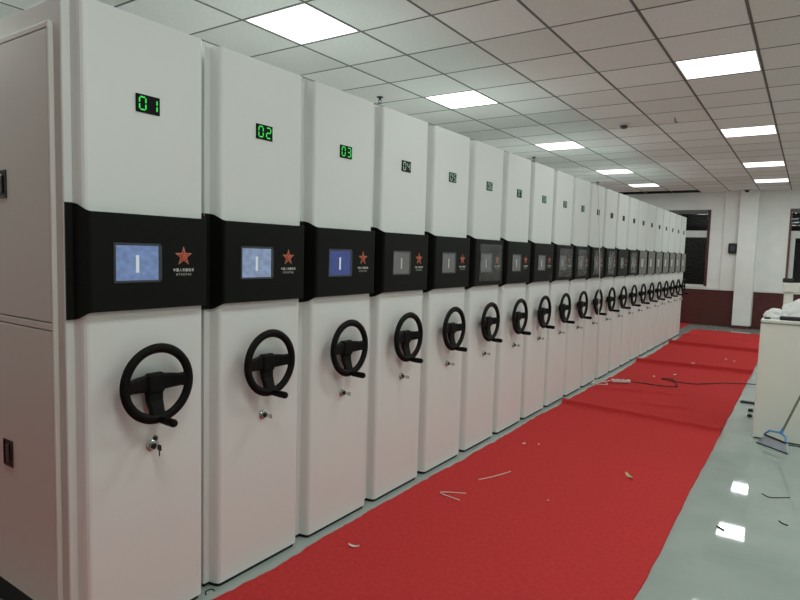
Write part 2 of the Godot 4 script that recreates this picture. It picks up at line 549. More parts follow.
func side_doors(u: Node3D) -> void:
	# the end unit carries doors on the side that faces away from the row; local z of that side grows
	var zf := 0.2946
	part("side_frame", box_mesh(Vector3(BODY_BACK, 0.145, 0.286), Vector3(-0.054, H - 0.004, zf), 0.002), M.door, u)
	part("edge_strip", box_mesh(Vector3(-0.112, 0.15, zf), Vector3(-0.100, 2.316, zf + 0.0175), 0.002), M.trim, u)
	part("top_rail", box_mesh(Vector3(BODY_BACK, 2.296, zf), Vector3(-0.1125, 2.316, zf + 0.0165), 0.002), M.door, u)
	part("middle_rail", box_mesh(Vector3(BODY_BACK, 1.2335, zf), Vector3(-0.1145, 1.2595, zf + 0.0165), 0.0022), M.door, u)
	var w := 0.4576
	var leaf := {}
	for low in [0, 1]:
		var y0: float = [1.2635, 0.150][low]
		var y1: float = [2.2930, 1.2295][low]
		leaf[low] = box_mesh(Vector3(-w + 0.0025, y0, 0), Vector3(-0.0005, y1, 0.0165), 0.0022)
	var st := mb()
	# pull: a shallow black cup, its rim and the lever inside
	var hx := 0.040; var hy := 0.054
	for q in [[-hx, -hy, hx, -hy + 0.007], [-hx, hy - 0.007, hx, hy], [-hx, -hy + 0.007, -hx + 0.007, hy - 0.007], [hx - 0.007, -hy + 0.007, hx, hy - 0.007]]:
		bx(st, Vector3(q[0], q[1], 0.0), Vector3(q[2], q[3], 0.004), 0.001)
	bx(st, Vector3(-hx + 0.006, -hy + 0.006, -0.001), Vector3(hx - 0.006, hy - 0.006, 0.0008))
	var pull := commit(st)
	st = mb()
	bx(st, Vector3(-0.012, -0.036, 0.0008), Vector3(0.010, 0.036, 0.0075), 0.003)
	var lever := commit(st)
	for i in 8:
		for low in [0, 1]:
			var o := part("side_door", leaf[low], M.door, u, Vector3(-0.1145 - i * w, 0, zf))
			var hyc: float = [1.771, 0.705][low]
			var hxc: float = (-w + 0.0885) if i % 2 == 0 else -0.0885
			if i % 2 == 0: hxc = -0.366
			var h := part("pull_handle", pull, M.black, o, Vector3(hxc, hyc, 0.0165))
			h.set_meta("label", "black recessed pull handle")
			part("pull_lever", lever, M.bezel, o, Vector3(hxc, hyc, 0.0165))

func units() -> void:
	var proto := make_unit()
	var digits := {}
	for k in 10: digits[str(k)] = digit_mesh(str(k))
	# shipping film on the last units' bands: four strips round the screen opening
	var cv := mb()
	bx(cv, Vector3(0.0301, 1.310, -0.238), Vector3(0.0311, 1.405, 0.238))
	bx(cv, Vector3(0.0301, 1.562, -0.238), Vector3(0.0311, 1.662, 0.238))
	bx(cv, Vector3(0.0301, 1.405, -0.238), Vector3(0.0311, 1.562, -0.038))
	bx(cv, Vector3(0.0301, 1.405, 0.163), Vector3(0.0311, 1.562, 0.238))
	var cover := commit(cv)
	for k in range(1, 22):
		var u: Node3D = proto.duplicate()
		u.name = numbered("mobile_shelving_unit")
		add_child(u)
		u.position = Vector3(0, 0, ZC - (k - 1) * W)
		var num := "%02d" % k
		var label: String
		if k == 1:
			label = "white mobile shelving unit with grey side doors, green display reading 01"
		elif k <= 5:
			label = "white mobile shelving unit with black band, display %s, %s from the doored end" % [num, ORD[k]]
		elif k <= 14:
			label = "white mobile shelving unit with black band, %s from the unit with side doors" % ORD[k]
		else:
			label = "white mobile shelving unit with grey film-covered band, %s from the unit with side doors" % ORD[k]
		tag(u, label, "shelving", "mobile shelving units in one row")
		var disp := u.get_node("number_display")
		for j in 2:
			var dm: Material = M.digit if k <= 3 else (M.digit_pale if k <= 10 else M.digit_off)
			part("digit", digits[num[j]], dm, disp, Vector3(0.005, 2.0845, 0.0245 - 0.047 * j))
		var scr: MeshInstance3D = u.get_node("screen_bezel/touch_screen")
		var icon: MeshInstance3D = u.get_node("screen_bezel/screen_icon")
		if k == 1: scr.material_override = M.screen_a
		elif k == 2: scr.material_override = M.screen_b
		elif k == 3: scr.material_override = M.screen_c
		else:
			icon.material_override = M.icon_dim
		if k >= 15:
			var sheet := part("cover_sheet", cover, M.cover_sheet, u)
			sheet.set_meta("label", "grey shipping film still stuck over the band's front")
			(u.get_node("screen_bezel") as MeshInstance3D).material_override = M.black
			scr.material_override = M.screen_light
			# the film hides the emblem and its lettering
			for hid in ["star_outline", "lettering"]:
				var gone := u.get_node(hid)
				u.remove_child(gone)
				gone.free()
		if k in [6, 9, 10, 11, 12, 14]:
			var fz := -0.20 if k in [6, 9] else -0.12
			var f := part("protective_film", film_mesh(k, fz, 0.19, 1.34, 1.63), M.film, u)
			f.set_meta("label", "loose clear protective film over the screen")
		if k == 1:
			side_doors(u)
			var st := mb()
			bx(st, Vector3(0.046, -0.011, -0.004), Vector3(0.066, 0.013, 0.004), 0.003)
			tube(st, [Vector3(0.05, 0.01, 0), Vector3(0.046, 0.022, 0.002), Vector3(0.036, 0.034, 0.004)], 0.0014, 6)
			bx(st, Vector3(0.020, 0.026, -0.006), Vector3(0.042, 0.046, 0.010), 0.005)
			bx(st, Vector3(0.052, -0.034, -0.002), Vector3(0.057, -0.010, 0.002), 0.001)
			var fob := part("key_fob", commit(st), M.black, u.get_node("lock"))
			fob.set_meta("label", "black plastic key heads on a ring")
	proto.free()

# ------------------------------------------------------------------ ceiling
const LAMP_ROWS := [-4, 0, 4, 9, 14, 18]
const LAMP_COLS := [-5, -1, 3, 7, 11]

func ceiling() -> void:
	var c := struct("ceiling", "suspended ceiling of square off-white tiles in a thin dark grid", "ceiling", Vector3(0, 0, 0))
	part("soffit_slab", box_mesh(Vector3(-4.8, 3.55, -16.15), Vector3(8.5, 3.7, 2.8)), M.plenum_shade, c)
	var tile := box_mesh(Vector3(0.009, 0.0, -0.592), Vector3(0.591, 0.015, -0.008), 0.003)
	var cut := box_mesh(Vector3(0.009, 0.0, -0.372), Vector3(0.591, 0.015, -0.008), 0.003)
	var half := box_mesh(Vector3(0.009, 0.0, -0.372), Vector3(0.591, 0.015, -0.008), 0.003)
	var rest := mb()
	var mats := [M.tile, M.tile, M.tile_b, M.tile_c]
	for col in range(-7, 16):
		for row in range(-10, 22):
			if col in LAMP_COLS and row in LAMP_ROWS: continue
			if row == 21 and col >= -2 and col <= 0: continue
			var at := Vector3(TX + col * TILE, HC, TZ - row * TILE)
			if col >= -5 and col <= 5 and row >= -2:
				part("tile", cut if row == 21 else (half if row == 20 and col >= -2 and col <= 0 else tile), mats[rng.randi() % 4], c, at)
			else:
				var z0 := -0.374 if row == 21 else -0.594
				bx(rest, at + Vector3(0.009, 0, z0 + 0.002), at + Vector3(0.591, 0.015, -0.008))
	var r := part("outer_tiles", commit(rest), M.tile, c)
	r.set_meta("kind", "stuff")
	var st := mb()
	for col in range(-7, 17):
		var x := TX + col * TILE
		bx(st, Vector3(x - 0.0085, HC - 0.001, -16.0), Vector3(x + 0.0085, HC + 0.009, 2.7))
	for row in range(-10, 23):
		var z := TZ - row * TILE
		if row == 22: z = ZWALL + 0.012
		if row == 21:
			bx(st, Vector3(-4.7, HC - 0.0008, z - 0.0060), Vector3(TX - 2 * TILE, HC + 0.0085, z + 0.0060))
			bx(st, Vector3(TX + TILE, HC - 0.0008, z - 0.0060), Vector3(8.4, HC + 0.0085, z + 0.0060))
			continue
		bx(st, Vector3(-4.7, HC - 0.0008, z - 0.0060), Vector3(8.4, HC + 0.0085, z + 0.0060))
	part("ceiling_grid", commit(st), M.grid, c)

func lamps() -> void:
	var frame := mb()
	for q in [[0.009, -0.592, 0.591, -0.580], [0.009, -0.020, 0.591, -0.008], [0.009, -0.580, 0.020, -0.020], [0.580, -0.580, 0.591, -0.020]]:
		bx(frame, Vector3(q[0], 0.0, q[1]), Vector3(q[2], 0.014, q[3]), 0.002)
	var fm := commit(frame)
	var dm := box_mesh(Vector3(0.020, 0.002, -0.580), Vector3(0.580, 0.008, -0.020))
	for ci in LAMP_COLS.size():
		for ri in LAMP_ROWS.size():
			var at := Vector3(TX + LAMP_COLS[ci] * TILE, HC, TZ - LAMP_ROWS[ri] * TILE)
			var where: String = ["in row over shelving backs", "in row over shelving fronts", "in row over red carpet", "in row beyond white counter", "in row beside the plain side wall"][ci]
			var l := thing("ceiling_light", "square white LED panel %s, %s from the doored end" % [where, ORD[ri + 1]], "light", at, "LED panels in the ceiling")
			part("lamp_frame", fm, M.lamp_frame, l)
			part("lamp_diffuser", dm, M.lamp, l)
			var a := AreaLight3D.new()
			a.name = "panel_light"
			l.add_child(a, true)
			a.area_size = Vector2(0.56, 0.56)
			a.position = Vector3(0.3, -0.004, -0.3)
			a.rotation_degrees.x = -90
			a.light_color = Color(0.95, 1.0, 0.985)
			a.light_energy = LIGHT_ENERGY
			a.area_range = 30.0
			a.area_attenuation = 2.0
			a.shadow_enabled = true

func ceiling_fittings() -> void:
	for q in [[-1.694, -5.15, "above the fourth shelving unit"], [-1.712, -9.44, "above the middle of the shelving row"], [-1.732, -13.11, "above the far end of the shelving row"]]:
		var s := thing("sprinkler_head", "small dark sprinkler head hanging from the ceiling %s" % q[2], "sprinkler", Vector3(q[0], HC, q[1]), "sprinkler heads")
		var st := mb()
		lathe(st, Vector3.ZERO, Vector3(0, -1, 0), [[0.0, 0.036], [0.006, 0.034], [0.012, 0.014], [0.030, 0.012], [0.030, 0.0]], 14)
		part("escutcheon", commit(st), M.black, s)
		st = mb()
		for sg in [-1.0, 1.0]:
			tube(st, [Vector3(0.011 * sg, -0.028, 0), Vector3(0.018 * sg, -0.045, 0), Vector3(0.004 * sg, -0.066, 0)], 0.004, 6)
		part("yoke", commit(st), M.bezel, s)
		st = mb()
		lathe(st, Vector3(0, -0.064, 0), Vector3(0, -1, 0), [[0.0, 0.0], [0.0, 0.02], [0.004, 0.022], [0.006, 0.0]], 14)
		part("deflector", commit(st), M.bezel, s)
	var d := thing("smoke_detector", "round pale smoke detector with dark centre on the ceiling above the carpet", "detector", Vector3(0.173, HC, -7.56))
	var st2 := mb()
	lathe(st2, Vector3.ZERO, Vector3(0, -1, 0), [[0.0, 0.07], [0.012, 0.07], [0.020, 0.055], [0.020, 0.0]], 24)
	part("base", commit(st2), M.cream, d)
	st2 = mb()
	lathe(st2, Vector3(0, -0.02, 0), Vector3(0, -1, 0), [[0.0, 0.045], [0.025, 0.042], [0.036, 0.025], [0.040, 0.0]], 24)
	part("sensor_head", commit(st2), M.bezel, d)
	var hk := mb()
	tube(hk, [Vector3(0, 0, 0), Vector3(0, -0.03, 0), Vector3(0.012, -0.05, 0.0), Vector3(0.03, -0.045, 0)], 0.006, 8)
	single("ceiling_hook", hk, M.black, "small black wire hook poking out of a ceiling tile joint", "hook", Vector3(0.75, HC, -7.49))

# ------------------------------------------------------------------ walls, windows, floor
func pane_mesh(x0: float, y0: float, x1: float, y1: float) -> ArrayMesh:
	var st := mb()
	quad(st, Vector3(x0, y0, -0.073), Vector3(x1, y0, -0.073), Vector3(x1, y1, -0.073), Vector3(x0, y1, -0.073))
	return commit(st)

func wall_box(p: Node3D, called: String, lo: Vector3, hi: Vector3, m: Material, ch := 0.0) -> void:
	part(called, box_mesh(lo, hi, ch), m, p)

func shell() -> void:
	var f := struct("floor", "glossy grey-green painted floor", "floor")
	part("floor_slab", box_mesh(Vector3(-4.8, -0.2, -16.2), Vector3(8.5, 0.0, 2.8)), M.floor, f)
	var wl := struct("wall_left", "white wall behind the shelving row", "wall")
	wall_box(wl, "wall_slab", Vector3(-4.8, 0, -16.15), Vector3(-4.6, 3.55, 2.8), M.wall)
	var wr := struct("wall_right", "white wall past the white counter", "wall")
	wall_box(wr, "wall_slab", Vector3(8.3, 0, -16.15), Vector3(8.5, 3.55, 2.8), M.wall)
	var wb := struct("wall_back", "white wall facing the doored end of the shelving", "wall")
	wall_box(wb, "wall_slab", Vector3(-4.6, 0, 2.6), Vector3(8.3, 3.55, 2.8), M.wall)
	var w := struct("wall_far", "white end wall with two windows", "wall")
	var z0 := ZWALL - 0.22
	var y0 := 0.90; var y1 := 2.74
	var xs := [[-1.75, 0.13], [1.70, 3.55]]
	wall_box(w, "wall_slab", Vector3(-4.8, y1, z0), Vector3(8.5, HC + 0.01, ZWALL), M.wall)
	wall_box(w, "shade_slab", Vector3(-4.8, HC + 0.0101, z0), Vector3(8.5, 3.55, ZWALL), M.plenum_shade)  # wall above the tiles, coloured dark as shade for the ceiling slot
	wall_box(w, "wall_slab", Vector3(-4.8, 0, z0), Vector3(8.5, y0, ZWALL), M.wall)
	wall_box(w, "wall_slab", Vector3(-4.8, y0, z0), Vector3(xs[0][0], y1, ZWALL), M.wall)
	wall_box(w, "wall_slab", Vector3(xs[0][1], y0, z0), Vector3(xs[1][0], y1, ZWALL), M.wall)
	wall_box(w, "wall_slab", Vector3(xs[1][1], y0, z0), Vector3(8.5, y1, ZWALL), M.wall)
	wall_box(w, "pilaster", Vector3(0.42, 0.855, ZWALL), Vector3(0.745, HC, ZWALL + 0.06), M.wall, 0.004)
	var col := struct("wall_column", "square white column standing against the end wall", "column", Vector3(0.93, 0, ZWALL + 0.12))
	part("shaft", box_mesh(Vector3(-0.195, 0.07, -0.12), Vector3(0.175, HC, 0.12), 0.006), M.wall, col)
	part("skirting", box_mesh(Vector3(-0.205, 0.0, -0.12), Vector3(0.185, 0.07, 0.13), 0.003), M.maroon, col)
	var t1 := struct("trim_1", "dark maroon dado between the window wall and the column", "dado")
	part("dado_board", box_mesh(Vector3(-4.6, 0.0, ZWALL), Vector3(0.724, 0.85, ZWALL + 0.02), 0.002), M.maroon, t1)
	var t2 := struct("trim_2", "dark maroon dado between the column and the white counter", "dado")
	part("dado_board", box_mesh(Vector3(1.117, 0.0, ZWALL), Vector3(8.3, 0.85, ZWALL + 0.02), 0.002), M.maroon, t2)
	var t3 := struct("trim_3", "white ledge running along the top of the maroon dado", "ledge")
	part("ledge", box_mesh(Vector3(-4.6, 0.851, ZWALL), Vector3(0.732, 0.895, ZWALL + 0.045), 0.004), M.sill, t3)
	part("ledge", box_mesh(Vector3(1.112, 0.851, ZWALL), Vector3(8.3, 0.895, ZWALL + 0.045), 0.004), M.sill, t3)
	for i in 2:
		var a: float = xs[i][0]
		var b: float = xs[i][1]
		var wn := struct("window_%d" % (i + 1), ["night window with dark red side casing beyond the shelving row", "night window with grey frame behind the white counter"][i], "window", Vector3(0, 0, ZWALL))
		var fm: Material = M.frame
		part("side_casing", box_mesh(Vector3(b - 0.06, y0, -0.10), Vector3(b, y1, 0.012), 0.003), M.frame_red if i == 0 else M.frame_dark, wn)
		part("side_casing", box_mesh(Vector3(a, y0, -0.10), Vector3(a + 0.045, y1, 0.012), 0.003), M.frame_red if i == 0 else M.frame_brown, wn)
		part("head_casing", box_mesh(Vector3(a + 0.046, y1 - 0.09, -0.10), Vector3(b - 0.061, y1, 0.010), 0.003), M.frame_dark, wn)
		part("bottom_rail", box_mesh(Vector3(a + 0.046, y0, -0.12), Vector3(b - 0.061, y0 + 0.06, -0.02), 0.003), fm, wn)
		part("transom", box_mesh(Vector3(a + 0.046, 2.09, -0.12), Vector3(b - 0.061, 2.25, -0.02), 0.004), fm, wn)
		var ps := [a + 0.046, (a + b) / 2 - 0.05, b - 0.061]
		part("stile", box_mesh(Vector3(ps[0], y0 + 0.061, -0.12), Vector3(ps[0] + 0.09, 2.089, -0.03), 0.003), fm, wn)
		part("mullion", box_mesh(Vector3(ps[1] - 0.035, y0 + 0.061, -0.12), Vector3(ps[1] + 0.035, 2.089, -0.03), 0.003), fm, wn)
		part("sill", box_mesh(Vector3(a - 0.03, y0 - 0.004, -0.02), Vector3(b + 0.03, y0 + 0.028, 0.06), 0.004), M.sill, wn)
		part("pane", pane_mesh(ps[0], 2.251, ps[2], y1 - 0.091), M.glass, wn)
		part("pane", pane_mesh(ps[0] + 0.091, y0 + 0.061, ps[1] - 0.036, 2.089), M.glass, wn)
		part("pane", pane_mesh(ps[1] + 0.036, y0 + 0.061, ps[2], 2.089), M.glass, wn)
	var bxx := thing("wall_box", "small black box fixed to the end wall beside the column", "wall box", Vector3(0.64, 1.835, ZWALL + 0.06))
	part("case", box_mesh(Vector3(-0.09, -0.12, 0.0), Vector3(0.088, 0.12, 0.09), 0.02), M.black, bxx)
	part("front_plate", box_mesh(Vector3(-0.05, -0.06, 0.09), Vector3(0.05, 0.06, 0.096), 0.004), M.bezel, bxx)
	var cm := thing("dome_camera", "small black dome camera at the top of the white column", "camera", Vector3(0.86, HC, ZWALL + 0.32))
	var st := mb()
	lathe(st, Vector3.ZERO, Vector3(0, -1, 0), [[0.0, 0.055], [0.02, 0.055], [0.022, 0.045], [0.05, 0.035], [0.065, 0.0]], 18)
	part("dome", commit(st), M.black, cm)
	st = mb()
	lathe(st, Vector3(0, 0, 0), Vector3(0, -1, 0), [[-0.001, 0.066], [0.008, 0.064], [0.009, 0.05]], 18)
	part("base_ring", commit(st), M.cream, cm)

# ------------------------------------------------------------------ carpet
func ridge(x: float, z: float, zl: float, zr: float, h: float, w: float, x0 := 0.0, x1 := 1.6) -> float:
	var t: float = clampf((x - x0) / (x1 - x0), 0, 1)
	var zz := lerpf(zl, zr, t)
	var d := (z - zz) / w
	var lim := smoothstep(x0 - 0.1, x0 + 0.2, x) * (1.0 - smoothstep(x1 - 0.15, x1 + 0.1, x)) if x0 > 0.2 or x1 < 1.5 else 1.0
	# steep towards +z, gentle away from it
	var p: float = exp(-d * d * 20.0) if d > 0 else exp(-d * d * 0.8)
	return h * p * lim

func carpet_height(x: float, z: float, f: FastNoiseLite) -> float:
	var h := 0.003 * (f.get_noise_2d(x, z) + 0.6)
	h += ridge(x, z, -6.14, -6.02, 0.050, 0.12)
	h += ridge(x, z, -9.33, -9.47, 0.065, 0.14)
	h += ridge(x, z, -11.80, -11.76, 0.075, 0.16)
	h += ridge(x, z, -7.05, -7.35, 0.028, 0.12, 0.1, 1.0)
	h += ridge(x, z, -6.55, -6.75, 0.022, 0.1, 0.5, 1.3)
	h += ridge(x, z, -8.3, -5.25, 0.012, 0.1, 0.3, 1.2)
	h += ridge(x, z, -4.55, -4.7, 0.009, 0.08, 0.7, 1.5)
	h += ridge(x, z, -13.4, -13.3, 0.03, 0.12)
	# a lengthwise crease
	var dx := (x - (1.15 + 0.03 * sin(z * 2.0))) / 0.05
	h += 0.007 * exp(-dx * dx) * smoothstep(-5.2, -4.4, z) * (1.0 - smoothstep(-2.6, -1.5, z))
	return maxf(h, 0.0)

func carpets() -> void:
	var f := FastNoiseLite.new()
	f.seed = 21
	f.frequency = 1.6
	f.fractal_octaves = 3
	var e := FastNoiseLite.new()
	e.seed = 33
	e.frequency = 0.9
	var st := mb()
	st.set_smooth_group(1)
	var nx := 30
	var nz := 1700
	var za := 2.2
	var zb := -14.75
	var g := []
	for k in nz + 1:
		var z := lerpf(za, zb, k / float(nz))
		var left := 0.068 + 0.028 * e.get_noise_1d(z * 1.3) + 0.03 * smoothstep(-6.2, -8.0, z)
		left += 0.014 * e.get_noise_1d(z * 6.0 + 40.0)
		var right := 1.57 + 0.012 * e.get_noise_1d(z * 1.1 + 90.0)
		var row := PackedVector3Array()
		for i in nx + 1:
			var x := lerpf(left, right, i / float(nx))
			var h := carpet_height(x, z, f)
			# a fold leans over its steep side
			row.append(Vector3(x, 0.008 + h, z + 0.55 * maxf(h - 0.012, 0.0)))
		g.append(row)
	var p := func(i, k): return g[k][i]
	for k in nz:
		for i in nx:
			quad(st, g[k][i], g[k][i + 1], g[k + 1][i + 1], g[k + 1][i], 1)
		for s in [0, nx]:
			var a: Vector3 = g[k][s]
			var b: Vector3 = g[k + 1][s]
			var a0 := Vector3(a.x, 0, a.z)
			var b0 := Vector3(b.x, 0, b.z)
			if s == 0: quad(st, a0, a, b, b0)
			else: quad(st, a, a0, b0, b)
	for i in nx:
		var a: Vector3 = p.call(i, nz)
		var b: Vector3 = p.call(i + 1, nz)
		quad(st, b, Vector3(b.x, 0, b.z), Vector3(a.x, 0, a.z), a)
		a = p.call(i, 0)
		b = p.call(i + 1, 0)
		quad(st, a, Vector3(a.x, 0, a.z), Vector3(b.x, 0, b.z), b)
	single("red_carpet", st, M.carpet, "long wrinkled red carpet laid down the aisle beside the shelving row", "carpet")
	st = mb()
	bx(st, Vector3(-3.6, 0, -0.78), Vector3(0.04, 0.008, 1.6), 0.002)
	single("red_carpet", st, M.carpet, "flat red carpet in front of the grey side doors", "carpet")
	st = mb()
	bx(st, Vector3(-3.6, 0, -15.9), Vector3(-0.16, 0.008, -14.35), 0.002)
	single("red_carpet", st, M.carpet, "red carpet strip between the end wall and the last shelving unit", "carpet")

# ------------------------------------------------------------------ the counter and what is on and round it
func crumple(st: SurfaceTool, c: Vector3, r: Vector3, sd: int, amp: float, fr: float, n := 26) -> void:
	var f := FastNoiseLite.new()
	f.seed = sd
	f.frequency = fr
	f.noise_type = FastNoiseLite.TYPE_CELLULAR
	f.fractal_octaves = 2
	var p := func(i, k):
		var a: float = TAU * (k % n) / n
		var b: float = PI * 0.5 * i / (n / 2)
		var d := Vector3(cos(a) * sin(b), cos(b), sin(a) * sin(b))
		var s: float = 1.0 + amp * (f.get_noise_3dv(d * 1.0) + 0.5) * 2.0 * (0.3 + 0.7 * (1.0 - pow(absf(cos(b)), 4)))
		var q := d * r * s
		q.y = maxf(q.y, 0.0)
		return c + q
	for i in n / 2:
		for k in n:
			if i == 0: tri(st, p.call(0, 0), p.call(1, k + 1), p.call(1, k))
			else: quad(st, p.call(i, k), p.call(i, k + 1), p.call(i + 1, k + 1), p.call(i + 1, k))

func counter() -> void:
	var c := thing("counter", "white boxy counter with a thin top standing beside the red carpet", "counter", Vector3(1.81, 0, -6.06))
	part("front_panel", box_mesh(Vector3(0.004, 0.012, -0.02), Vector3(2.1, 1.018, 0.0), 0.004), M.counter, c)
	part("side_panel", box_mesh(Vector3(0.0, 0.0, -0.92), Vector3(0.02, 1.018, -0.021), 0.004), M.counter, c)
	part("side_panel", box_mesh(Vector3(2.08, 0.0, -0.92), Vector3(2.1, 1.018, -0.021), 0.004), M.counter, c)
	part("back_panel", box_mesh(Vector3(0.021, 0.0, -0.92), Vector3(2.079, 1.018, -0.9), 0.002), M.counter, c)
	part("top_spacer", box_mesh(Vector3(0.02, 1.0181, -0.90), Vector3(2.08, 1.027, -0.018)), M.counter, c)
	part("top", box_mesh(Vector3(0.0, 1.0271, -0.93), Vector3(2.11, 1.057, 0.008), 0.006), M.counter_top, c)
	var y := 1.057
	var st := mb()
	crumple(st, Vector3.ZERO, Vector3(0.19, 0.175, 0.10), 5, 0.30, 1.6)
	single("plastic_bag", st, M.bag, "tall crumpled white plastic bag in front of the cream desk device", "bag", Vector3(2.12, y, -6.52))
	st = mb()
	crumple(st, Vector3.ZERO, Vector3(0.085, 0.085, 0.085), 8, 0.3, 1.9)
	single("plastic_bag", st, M.bag, "small low crumpled plastic bag on the counter's corner", "bag", Vector3(1.905, y, -6.27))
	st = mb()
	crumple(st, Vector3.ZERO, Vector3(0.16, 0.15, 0.14), 9, 0.3, 1.9)
	single("plastic_bag", st, M.bag, "crumpled pale plastic bag beside the tall white bag", "bag", Vector3(2.52, y, -6.55))
	var d := thing("desk_device", "cream desk device with a black cap on a short stand among bags", "device", Vector3(1.985, y, -6.78))
	part("stand", box_mesh(Vector3(-0.04, 0.0, -0.05), Vector3(0.035, 0.22, 0.03), 0.008), M.cream, d)
	part("head", box_mesh(Vector3(-0.055, 0.215, -0.06), Vector3(0.085, 0.305, 0.05), 0.008), M.cream, d)
	part("cap", box_mesh(Vector3(-0.058, 0.306, -0.06), Vector3(0.03, 0.345, 0.05), 0.006), M.rubber, d)
	st = mb()
	bx(st, Vector3(-0.01, 0, -0.05), Vector3(0.3, 0.03, 0.05), 0.008)
	single("black_tray", st, M.rubber, "flat black tray at the front edge of the counter top", "tray", Vector3(1.955, y, -6.13))
	st = mb()
	lathe(st, Vector3.ZERO, Vector3(0, 1, 0), [[0.0, 0.0], [0.0, 0.026], [0.012, 0.026], [0.016, 0.02], [0.016, 0.0]], 16)
	single("tape_roll", st, M.green_dark, "small dark green roll on the corner of the counter", "roll", Vector3(1.853, y, -6.12))

func broom() -> void:
	var b := thing("broom", "broom with blue bracket, grey bristles and metal pole leaning on the counter", "broom", Vector3(1.97, 0, -5.85))
	var o := Vector3(1.97, 0, -5.85)
	var t0 := Vector3(1.911, 0.072, -5.95) - o
	var t1 := Vector3(2.066, 0.067, -5.80) - o
	var b0 := Vector3(1.855, 0.003, -5.915) - o
	var b1 := Vector3(2.085, 0.003, -5.725) - o
	var back := Vector3(0.012, 0.0, -0.016)
	var st := mb()
	var n := 44
	for i in n:
		var a := i / float(n)
		var c := (i + 0.82) / float(n)
		var jit := Vector3(0, 0, 0.008 * rng.randf_range(-1, 1))
		var p := [t0.lerp(t1, a), t0.lerp(t1, c), b0.lerp(b1, c) + jit, b0.lerp(b1, a) + jit]
		var q := []
		for v in p: q.append(v + back * (1.0 + rng.randf() * 0.5))
		quad(st, p[3], p[2], p[1], p[0])
		quad(st, q[0], q[1], q[2], q[3])
		quad(st, p[0], p[1], q[1], q[0])
		quad(st, p[2], p[3], q[3], q[2])
		quad(st, p[1], p[2], q[2], q[1])
		quad(st, p[3], p[0], q[0], q[3])
	part("bristles", commit(st), M.bristle, b)
	st = mb()
	tube(st, [t0 + Vector3(-0.006, 0.003, -0.004), t1 + Vector3(0.004, 0.003, 0.004)], 0.0075, 8)
	part("clamp_bar", commit(st), M.rubber, b)
	st = mb()
	tube(st, [b0 + Vector3(0, 0.003, 0.004), b1 + Vector3(0, 0.003, 0.004)], 0.004, 6)
	part("wiper_edge", commit(st), M.rubber, b)
	var j := Vector3(2.032, 0.138, -5.88) - o
	st = mb()
	tube(st, [t0 + Vector3(-0.005, 0.008, 0), t0 + Vector3(0.03, 0.050, 0.03), j + Vector3(-0.03, -0.008, 0), j], 0.008, 8)
	tube(st, [t1 + Vector3(0, 0.006, 0), t1 + Vector3(-0.004, 0.045, -0.04), j + Vector3(0.008, -0.02, 0.01), j], 0.008, 8)
	tube(st, [j + Vector3(-0.008, -0.02, 0), j + Vector3(0.008, 0.03, -0.004)], [0.012, 0.011], 8)
	part("bracket", commit(st), M.blue, b)
	st = mb()
	tube(st, [j + Vector3(0.003, 0.008, -0.001), Vector3(2.395, 1.20, -6.028) - o], 0.0095, 10)
	part("pole", commit(st), M.pole, b)

func on_floor(pts: Array, y: float) -> Array:
	var cv := Curve3D.new()
	for i in pts.size():
		var p := Vector3(pts[i][0], y + (pts[i][2] if pts[i].size() > 2 else 0.0), pts[i][1])
		var t := Vector3.ZERO
		if i > 0 and i < pts.size() - 1:
			t = Vector3(pts[i + 1][0] - pts[i - 1][0], 0, pts[i + 1][1] - pts[i - 1][1]) / 6.0
		cv.add_point(p, -t, t)
	var out := []
	var n := maxi(int(cv.get_baked_length() / 0.02), 6)
	for i in n + 1:
		out.append(cv.sample_baked(cv.get_baked_length() * i / n, true))
	return out

